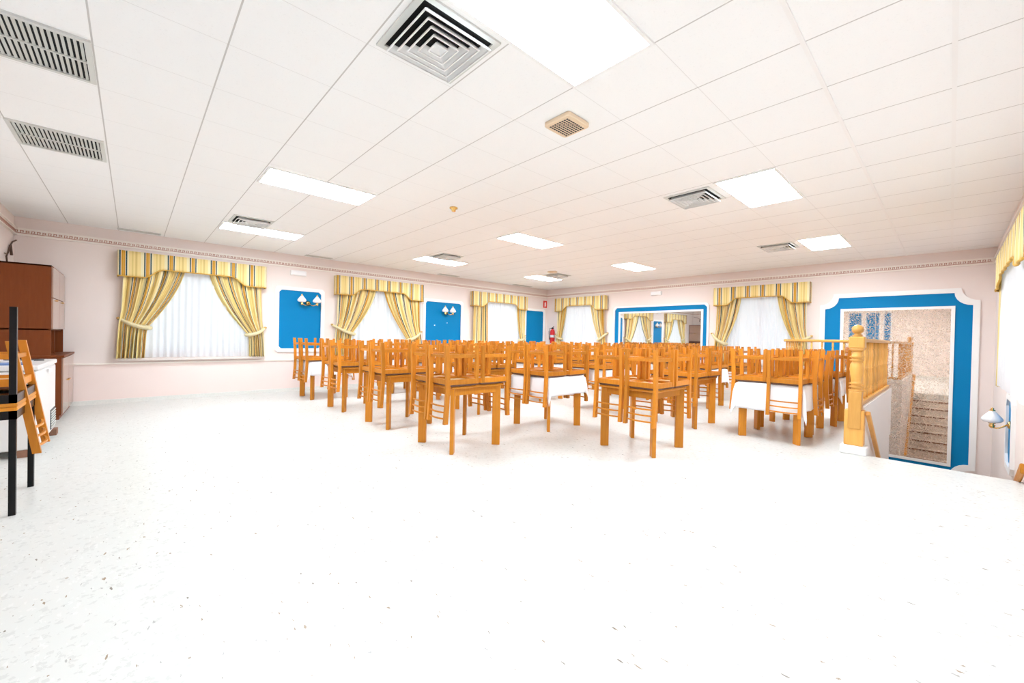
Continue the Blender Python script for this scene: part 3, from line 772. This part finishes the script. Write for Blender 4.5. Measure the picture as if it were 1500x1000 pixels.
# ---------------------------------------------------------------- table and chair prototypes
def make_table():
    r = empty('dining_table', (0,0,0), '', 'table', None)
    h = 0.37; zt = 0.745
    mb = MB(); mb.box((-h, -h, zt-0.028), (h, h, zt)); obj('tabletop', mb, 'table_wood', r, bevel=0.006)
    mb = MB(); a = h-0.045; w = 0.022
    mb.box((-a, -a, zt-0.105), (a, -a+w, zt-0.028)); mb.box((-a, a-w, zt-0.105), (a, a, zt-0.028)); mb.box((-a, -a+w, zt-0.105), (-a+w, a-w, zt-0.028)); mb.box((a-w, -a+w, zt-0.105), (a, a-w, zt-0.028)); obj('apron', mb, 'table_wood', r)
    for sx, sy in ((-1,-1), (1,-1), (1,1), (-1,1)):
        d = Vector((sx, sy, 0)).normalized(); t = Vector((-d.y, d.x, 0))
        c = Vector((sx*0.318, sy*0.318, 0)); L, th = 0.048, 0.021
        p = [c-d*L-t*th, c+d*L-t*th, c+d*L+t*th, c-d*L+t*th]
        mb = MB(); mb.hexa([*(q for q in p), *(q+Vector((0,0,zt-0.028)) for q in p)]); obj('leg', mb, 'table_wood', r, bevel=0.004)
    return r
def make_chair(spindle=False, rake=False):
    """upright chair: feet on z=0, seat front towards -y, back at +y"""
    r = empty('dining_chair', (0,0,0), '', 'chair', None)
    hw, pw, pd = 0.192, 0.036, 0.046
    zs = 0.425
    if rake: hw, zs = 0.235, 0.335
    for s in (-1, 1):
        x0 = s*(hw-pw/2)
        mb = MB(); P = [(0.222, 0.0), (0.205, 0.25), (0.200, 0.44), (0.206, 0.62), (0.222, 0.845)]
        if rake: P = [(0.115, 0.0), (0.25, 0.85)]
        for (ya, za), (yb, zb_) in zip(P, P[1:]):
            mb.hexa([(x0-pw/2, ya-pd/2, za), (x0+pw/2, ya-pd/2, za), (x0+pw/2, ya+pd/2, za), (x0-pw/2, ya+pd/2, za), (x0-pw/2, yb-pd/2, zb_), (x0+pw/2, yb-pd/2, zb_), (x0+pw/2, yb+pd/2, zb_), (x0-pw/2, yb+pd/2, zb_)])
        obj('back_post', mb, 'wood', r)
        mb = MB(); mb.box((x0-0.018, -0.200, 0), (x0+0.018, -0.160, zs-0.005)); obj('front_leg', mb, 'wood', r, bevel=0.003)
    mb = MB(); z0, z1 = zs-0.055, zs
    mb.box((-hw+0.004, -0.205, z0), (hw-0.004, -0.175, z1)); rb = 0.165 if not rake else 0.145
    mb.box((-hw+0.004, rb, z0), (hw-0.004, rb+0.025, z1))
    for s in (-1, 1): mb.box((min(s*hw*0.98, s*(hw-0.03)), -0.175, z0), (max(s*hw*0.98, s*(hw-0.03)), rb, z1))
    obj('seat_frame', mb, 'wood', r)
    mb = MB(); mb.box((-hw+0.03, -0.175, zs-0.03), (hw-0.03, rb, zs-0.018)); obj('seat_board', mb, 'seat_board', r)
    def pad(s, t):
        x = (-1+2*s)*(hw-0.006); y = -0.203+t*(rb+0.013+0.2)
        e = min(1, 5.5*min(s, 1-s, t, 1-t)); e = math.sin(e*PI/2)
        return (x, y, zs+0.001+0.006+0.020*e), (s, t)
    g = grid_obj('seat', pad, 14, 14, 'seat', r, solid=0.008); 
    for z, y0, y1, wd in ((0.115, None, None, 0.03),):
        for s in (-1, 1):
            mb = MB(); mb.box((s*(hw-pw/2)-0.009, -0.17, z-wd/2-0.005), (s*(hw-pw/2)+0.009, 0.20 if not rake else 0.13, z+wd/2+0.005)); obj('stretcher', mb, 'wood', r)
        yy = 0.202 if not rake else 0.122
        mb = MB(); mb.box((-hw+0.03, yy, z-wd/2), (hw-0.03, yy+0.02, z+wd/2)); obj('stretcher', mb, 'wood', r)
        mb = MB(); mb.box((-hw+0.03, -0.190, z-wd/2), (hw-0.03, -0.170, z+wd/2)); obj('stretcher', mb, 'wood', r)
    def bow(z, y, hgt, th):
        mb = MB(); n = 8; vs = []; fs = []
        for i in range(n+1):
            t = i/n; x = -hw+0.03+(2*hw-0.06)*t; b = 0.030*math.sin(PI*t)
            for dy, dz in ((-th/2, -hgt/2), (th/2, -hgt/2), (th/2, hgt/2), (-th/2, hgt/2)): vs.append((x, y+b+dy, z+dz))
        for i in range(n):
            for k in range(4): fs.append((i*4+k, i*4+(k+1)%4, (i+1)*4+(k+1)%4, (i+1)*4+k))
        fs += [(0,1,2,3), tuple(range(n*4, n*4+4))[::-1]]
        mb.add(vs, fs); return mb
    if spindle:
        obj('top_rail', bow(0.79, 0.214, 0.05, 0.016), 'wood', r)
        for k in range(4):
            x = -0.105+0.07*k; mb = MB(); mb.beam((x, 0.202, zs-0.02), (x, 0.236, 0.775), 0.014, 0.012, (0,1,0)); obj('spindle', mb, 'wood', r)
    else:
        for z, y in (((0.655, 0.207), (0.722, 0.212), (0.789, 0.217)) if not rake else ((0.66, 0.222), (0.73, 0.233), (0.80, 0.244))): obj('back_slat', bow(z, y, 0.016, 0.013), 'wood', r)
    return r
TBL = make_table(); CH = make_chair(); CHS = make_chair(True); CHR = make_chair(False, True)
ZT = 0.745
used = {}
def proto(o):
    if o.name in used: return copy_tree(o)
    used[o.name] = 1; return o
def upturned(x, y, z, ang, label, group, src=None, tilt=0.0):
    o = proto(src or CH)
    o.location = (x, y, z+0.4505)
    # turned upside down about its own x axis, then turned so that its back points along ang
    o.rotation_euler = Euler((PI+tilt, 0, ang), 'XYZ')
    return tag(o, label, None, group)
def place_table(x, y, label, group):
    o = proto(TBL); o.location = (x, y, 0); return tag(o, label, None, group)
def cloth(x, y, drop, label, seed):
    """square white cloth lying on a table top, its hem hanging down in soft folds"""
    h = 0.375; r = random.Random(seed); ph = [r.uniform(0, 6) for _ in range(4)]; dr = [drop*r.uniform(0.9, 1.1) for _ in range(4)]
    S = h+max(dr); n = 44
    me = bpy.data.meshes.new('tablecloth'); vs = []
    for j in range(n+1):
        for i in range(n+1):
            a = (-1+2*i/n)*S; b = (-1+2*j/n)*S
            ox, oy = max(0, abs(a)-h), max(0, abs(b)-h)
            sx, sy = (1 if a > 0 else -1), (1 if b > 0 else -1)
            ox *= dr[0 if a < 0 else 1]/max(dr); oy *= dr[2 if b < 0 else 3]/max(dr)
            wav = lambda q, k: 0.010*math.sin(q*17+ph[k])+0.006*math.sin(q*31+ph[(k+1)%4])
            px, py, pz_ = max(-h, min(h, a)), max(-h, min(h, b)), 0.004
            if ox and not oy: px = sx*(h+0.008+min(1, ox/0.1)*(0.010+wav(b, 0))); pz_ -= ox
            elif oy and not ox: py = sy*(h+0.008+min(1, oy/0.1)*(0.010+wav(a, 1))); pz_ -= oy
            elif ox and oy:
                L = math.hypot(ox, oy); t = math.atan2(oy, ox)
                g = 0.014+0.022*math.sin(2*t)*min(1, L/0.15)+0.14*min(ox, oy)
                px = sx*(h+0.008+g*math.cos(t)); py = sy*(h+0.008+g*math.sin(t)); pz_ -= L*0.97
            vs.append((px, py, pz_))
    fs = [(j*(n+1)+i, j*(n+1)+i+1, (j+1)*(n+1)+i+1, (j+1)*(n+1)+i) for j in range(n) for i in range(n)]
    me.from_pydata(vs, [], fs); me.materials.append(M['cloth']); me.shade_smooth()
    o = bpy.data.objects.new('tablecloth', me); COL.objects.link(o); o.location = (x, y, ZT)
    md = o.modifiers.new('thick', 'SOLIDIFY'); md.thickness = 0.002; md.offset = 1
    return tag(o, label, 'tablecloth', 'white tablecloths')

ORD = ('first', 'second', 'third', 'fourth', 'fifth', 'sixth')
def table_set(x, y, tname, cl, style='pairs', seed=0, drop=0.27, odd=None):
    r = random.Random(seed+100)
    x += r.uniform(-0.015, 0.015); y += r.uniform(-0.012, 0.012)
    z = ZT
    if cl:
        place_table(x, y, 'square wooden table under a white cloth, %s' % tname, 'square dining tables')
        cloth(x, y, drop, 'white cloth on the square table, %s' % tname, seed); z += 0.0065
    else: place_table(x, y, 'bare square wooden table, %s' % tname, 'square dining tables')
    g = 'chairs turned upside down on the tables'
    if style == 'pairs':
        for k, (dx, s, nm) in enumerate(((-0.205, -1, 'front left'), (0.205, -1, 'front right'), (-0.205, 1, 'back left'), (0.205, 1, 'back right'))):
            j = r.uniform(-0.012, 0.012); a = (PI if s > 0 else 0)
            # s=-1: back points to -y; an upside-down chair's local +y maps to -y already
            upturned(x+dx+j, y+s*(0.217+(0.018 if cl else 0)+r.uniform(0, 0.012)), z, a+r.uniform(-0.03, 0.03), 'upside-down wooden chair, %s of four on %s' % (nm, tname), g, CHS if odd == k else None)
    else:   # one chair to a side
        for dx, dy, a, nm in ((0.19, -0.23, 0, 'front'), (0.23, 0.19, PI/2, 'stair-side'), (-0.19, 0.23, PI, 'rear'), (-0.23, -0.19, -PI/2, 'window-side')):
            upturned(x+dx, y+dy, z, a+r.uniform(-0.02, 0.02), 'upside-down wooden chair, %s one of four on %s' % (nm, tname), g)
rows = [
 ('front row', 2.905, [(-8.80, 1), (-7.17, 0), (-5.575, 0), (-4.06, 0)]),
 ('second row', 4.565, [(-8.75, 1), (-7.20, 1), (-5.66, 0), (-4.10, 1), (-2.54, 0)]),
 ('third row', 6.44, [(-9.05, 0), (-7.55, 1), (-6.02, 1), (-4.45, 1), (-2.87, 0)]),
 ('fourth row', 8.44, [(-8.2, 1), (-6.6, 0), (-5.05, 1), (-3.47, 1)]),
 ('last row', 9.95, [(-8.35, 0), (-6.7, 1), (-5.1, 0), (-3.4, 0)]),
]
k = 0
for rn, y, L in rows:
    for i, (x, cl) in enumerate(L):
        k += 1
        table_set(x, y, '%s table of the %s' % (ORD[i], rn), cl, 'pairs', k, odd=1 if (rn == 'second row' and i == 2) else None)
table_set(-1.635, 6.53, 'nearest table of the column by the railing', 1, 'wheel', 51, 0.33)
table_set(-1.670, 7.42, 'middle table of the column by the railing', 0, 'wheel', 52)
table_set(-1.560, 8.43, 'farthest table of the column by the railing', 1, 'wheel', 53)

# small things left on the tables
ty = empty('metal_dish', (-2.42, 4.50, ZT+0.001), 'small shiny metal dish with a red lid among the upturned chairs', 'dish')

# ---------------------------------------------------------------- left corner: cabinet, freezer, stacked tables
def cabinet():
    r = empty('wall_cabinet', (-9.3, -1.0, 0), 'tall dark brown wall cabinet in the corner by the window', 'cabinet')
    x0, x1 = XL+0.025, -8.60; yb = YN+0.045; yf = -0.74; yu = -0.84
    mb = MB(); mb.box((x0, yb, 0.06), (x1, yf, 0.885)); mb.box((x0, yb, 0), (x1-0.0, yf-0.02, 0.06)); obj('lower_carcass', mb, 'brown_wood', r)
    mb = MB(); mb.box((x0-0.0, yb, 0.885), (x1+0.02, yf+0.03, 0.915)); obj('worktop', mb, 'brown_wood', r, bevel=0.004)
    mb = MB(); t = 0.02
    mb.box((x1-t, yb, 0.915), (x1, yu, 2.18)); mb.box((x0, yb, 0.915), (x0+t, yu, 2.18)); mb.box((x0, yb, 2.16), (x1, yu, 2.18)); mb.box((x0, yb, 0.915), (x1, yb+0.02, 2.18)); mb.box((x0, yb, 1.27), (x1, yu-0.022, 1.29)); mb.box(((x0+x1)/2-0.01, yb, 0.915), ((x0+x1)/2+0.01, yu-0.03, 1.27)); obj('upper_carcass', mb, 'brown_wood', r)
    xm = (x0+x1)/2
    for z0, z1, y, hz_ in ((0.08, 0.875, yf, 0.52), (1.285, 1.72, yu-0.002, 1.70), (1.73, 2.155, yu-0.002, 1.75)):
        for a, b, hs in ((x0+0.01, xm-0.006, 1), (xm+0.006, x1-0.01, -1)):
            mb = MB(); mb.box((a, y, z0), (b, y+0.02, z1)); d = obj('door', mb, 'door_wood', r, bevel=0.003)
            if z0 > 1.5: continue
            hx = (b-0.06 if hs > 0 else a+0.06) if z0 < 1 else (a+b)/2
            mb = MB(); mb.beam((hx-0.06, y+0.032, hz_), (hx+0.06, y+0.032, hz_), 0.012, 0.012); mb.box((hx-0.055, y+0.02, hz_-0.008), (hx-0.04, y+0.036, hz_+0.008)); mb.box((hx+0.04, y+0.02, hz_-0.008), (hx+0.055, y+0.036, hz_+0.008)); obj('handle', mb, 'brass', d)
cabinet()
mb = MB(); mb.tube([(-9.95, YN+0.03, 2.66), (-9.75, YN+0.02, 2.60), (-9.55, YN+0.02, 2.50), (-9.45, YN+0.02, 2.40), (-9.35, YN+0.02, 2.33), (-9.36, YN+0.03, 2.19)], 0.010, 6)
mb.tube([(-9.40, YN+0.02, 2.36), (-9.22, YN+0.02, 2.36)], 0.006, 6); mb.tube([(-9.60, YN+0.02, 2.53), (-9.62, YN+0.03, 2.38)], 0.016, 6)
tag(obj('cable', mb, 'cable', smooth=True), 'loose brown cable hanging on the wall above the cabinet', 'cable')
fz = empty('chest_freezer', (-6.9, -1.0, 0.06), 'white chest freezer standing on blocks beside the brown cabinet', 'freezer')
fx0, fx1, fy0, fy1 = -7.58, -6.28, -1.33, -0.70
mb = MB(); mb.box((fx0, fy0, 0.075), (fx1, fy1, 0.86)); obj('body', mb, 'freezer', fz, bevel=0.012)
mb = MB(); mb.box((fx0-0.0, fy0, 0.868), (fx1+0.004, fy1+0.012, 0.92)); obj('lid', mb, 'freezer', fz, bevel=0.01)
mb = MB(); mb.box((fx0+0.05, fy1, 0.11), (fx0+0.42, fy1+0.006, 0.34))
g = obj('compressor_grille', mb, 'dark_plastic', fz)
for i in range(7):
    mb = MB(); mb.box((fx0+0.06, fy1+0.006, 0.125+i*0.03), (fx0+0.41, fy1+0.012, 0.138+i*0.03)); obj('slat', mb, 'grille', g)
mb = MB(); mb.box((-7.0, fy1+0.012, 0.80), (-6.9, fy1+0.03, 0.84)); obj('handle', mb, 'metal_white', fz)
for i, (a, b, w) in enumerate(((fx1-0.16, fy1-0.16, 'front corner'), (fx0+0.05, fy1-0.10, 'far corner'), (fx1-0.16, fy0+0.02, 'wall corner'), (fx0+0.05, fy0+0.02, 'cabinet corner'))):
    mb = MB(); mb.box((a, b, 0), (a+0.15, b+0.13, 0.073)); tag(obj('support_block', mb, 'brick'), 'brown block under the freezer, %s' % w, 'block', 'blocks under the freezer')
pr = random.Random(3)
for i, (a, b, c, mt, lb) in enumerate(((-6.55, -0.90, 0.3, 'paper_blue', 'blue printed magazine lying flat on the freezer lid'), (-6.95, -0.95, -0.2, 'paper', 'grey printed leaflet lying on the freezer lid'), (-7.30, -0.92, 0.5, 'dark_plastic', 'dark thin folder lying on the freezer lid'))):
    R = Matrix.Rotation(c, 3, 'Z'); mb = MB()
    p = [R @ Vector(v)+Vector((a, b, 0)) for v in ((-0.15, -0.105, 0.9205), (0.15, -0.105, 0.9205), (0.15, 0.105, 0.9205), (-0.15, 0.105, 0.9205), (-0.15, -0.105, 0.932), (0.15, -0.105, 0.932), (0.15, 0.105, 0.932), (-0.15, 0.105, 0.932))]
    mb.hexa(p); tag(obj('magazine', mb, mt), lb, 'magazine', 'papers on the freezer')

def black_table(name, x0, x1, y0, y1, inverted, legs, label, hleg=0.70):
    r = empty(name, ((x0+x1)/2, (y0+y1)/2, 0 if not inverted else 0.752), label, 'table')
    zz = (lambda z: z) if not inverted else (lambda z: 1.502-z)
    def bx(a, b): 
        lo = (a[0], a[1], min(zz(a[2]), zz(b[2]))); hi = (b[0], b[1], max(zz(a[2]), zz(b[2]))); return lo, hi
    mb = MB(); mb.box(*bx((x0-0.006, y0-0.006, 0.725), (x1+0.006, y1+0.006, 0.75))); obj('tabletop', mb, 'table_wood', r, bevel=0.004)
    mb = MB(); w = 0.02
    mb.box(*bx((x0, y0, 0.665), (x1, y0+w, 0.725))); mb.box(*bx((x0, y1-w, 0.665), (x1, y1, 0.725))); mb.box(*bx((x0, y0+w, 0.665), (x0+w, y1-w, 0.725))); mb.box(*bx((x1-w, y0+w, 0.665), (x1, y1-w, 0.725))); obj('apron', mb, 'black', r)
    for a, b in legs:
        mb = MB(); s = 0.034
        xx = x0 if a == 0 else x1-s; yy = y0 if b == 0 else y1-s
        mb.box(*bx((xx, yy, 0.0 if not inverted else 0.06), (xx+s, yy+s, 0.725))); obj('leg', mb, 'black', r)
black_table('cafe_table', -5.125, -4.385, -1.30, -0.585, False, ((0,0), (1,0), (1,1), (0,1)), 'black-legged wooden table standing in the near corner')
black_table('cafe_table', -5.125, -4.385, -1.30, -0.585, True, ((0,0), (1,0), (1,1)), 'black-legged wooden table stacked upside down on another table')
# the wooden chair perched on the stacked tables
o = upturned(-4.93, -0.775, 0.838-0.09, PI, 'upside-down wooden chair hanging on the stacked black-legged tables', None, CHR)

# dish parts
mb = MB(); mb.lathe([(0.03, 0.0), (0.06, 0.012), (0.075, 0.03), (0.07, 0.03), (0.03, 0.012)], (-2.42, 4.50, ZT+0.002), 16); obj('bowl', mb, 'brass', ty, smooth=True)
mb = MB(); mb.lathe([(0.03, 0.0), (0.03, 0.03), (0.02, 0.045)], (-2.42, 4.50, ZT+0.016), 12); obj('lid', mb, 'red', ty, smooth=True)
# chips in the blue paint
ch = MB(); ch.prism([(6.28+0.02*math.cos(a), 1.60+0.014*math.sin(a)) for a in [k*PI/4 for k in range(8)]], lambda a, b, t: PL(a, 0.0105+0.001*t, b)); tag(obj('paint_chip', ch, 'white_paint'), 'white chip in the paint of the wide blue panel, lower one', 'paint chip', 'chips in the blue paint')
ch = MB(); ch.prism([(6.70+0.013*math.cos(a), 1.68+0.011*math.sin(a)) for a in [k*PI/4 for k in range(8)]], lambda a, b, t: PL(a, 0.0105+0.001*t, b)); tag(obj('paint_chip', ch, 'white_paint'), 'white chip in the paint of the wide blue panel, below the lamp', 'paint chip', 'chips in the blue paint')

# ---------------------------------------------------------------- light
w = bpy.data.worlds.new('sky'); SC.world = w; w.use_nodes = True
bg = w.node_tree.nodes['Background']; bg.inputs[0].default_value = (0.93, 0.97, 1.0, 1); bg.inputs[1].default_value = 0.45

cam = bpy.data.cameras.new('camera'); co = bpy.data.objects.new('camera', cam); COL.objects.link(co)
cam.sensor_width = 36.0; cam.lens = 597.25/1500*36; cam.clip_start = 0.05
Rm = [[0.6809395, 0.7320685, 0.0199288], [0.0210844, 0.0076040, -0.9997488], [-0.7320361, 0.6811886, -0.0102573]]
r, d, f = (Vector(v) for v in Rm)
mw = Matrix.Identity(4)
for i in range(3): mw[i][0] = r[i]; mw[i][1] = -d[i]; mw[i][2] = -f[i]
mw[2][3] = 1.3
co.matrix_world = mw
SC.camera = co
SC.view_settings.view_transform = 'Standard'; SC.view_settings.look = 'None'; SC.view_settings.gamma = 1.0
SC.view_settings.exposure = 1.42
SC.cycles.max_bounces = 10; SC.cycles.diffuse_bounces = 6; SC.cycles.glossy_bounces = 5; SC.cycles.transparent_max_bounces = 12
SC.cycles.sample_clamp_indirect = 8.0
SC.cycles.use_denoising = True
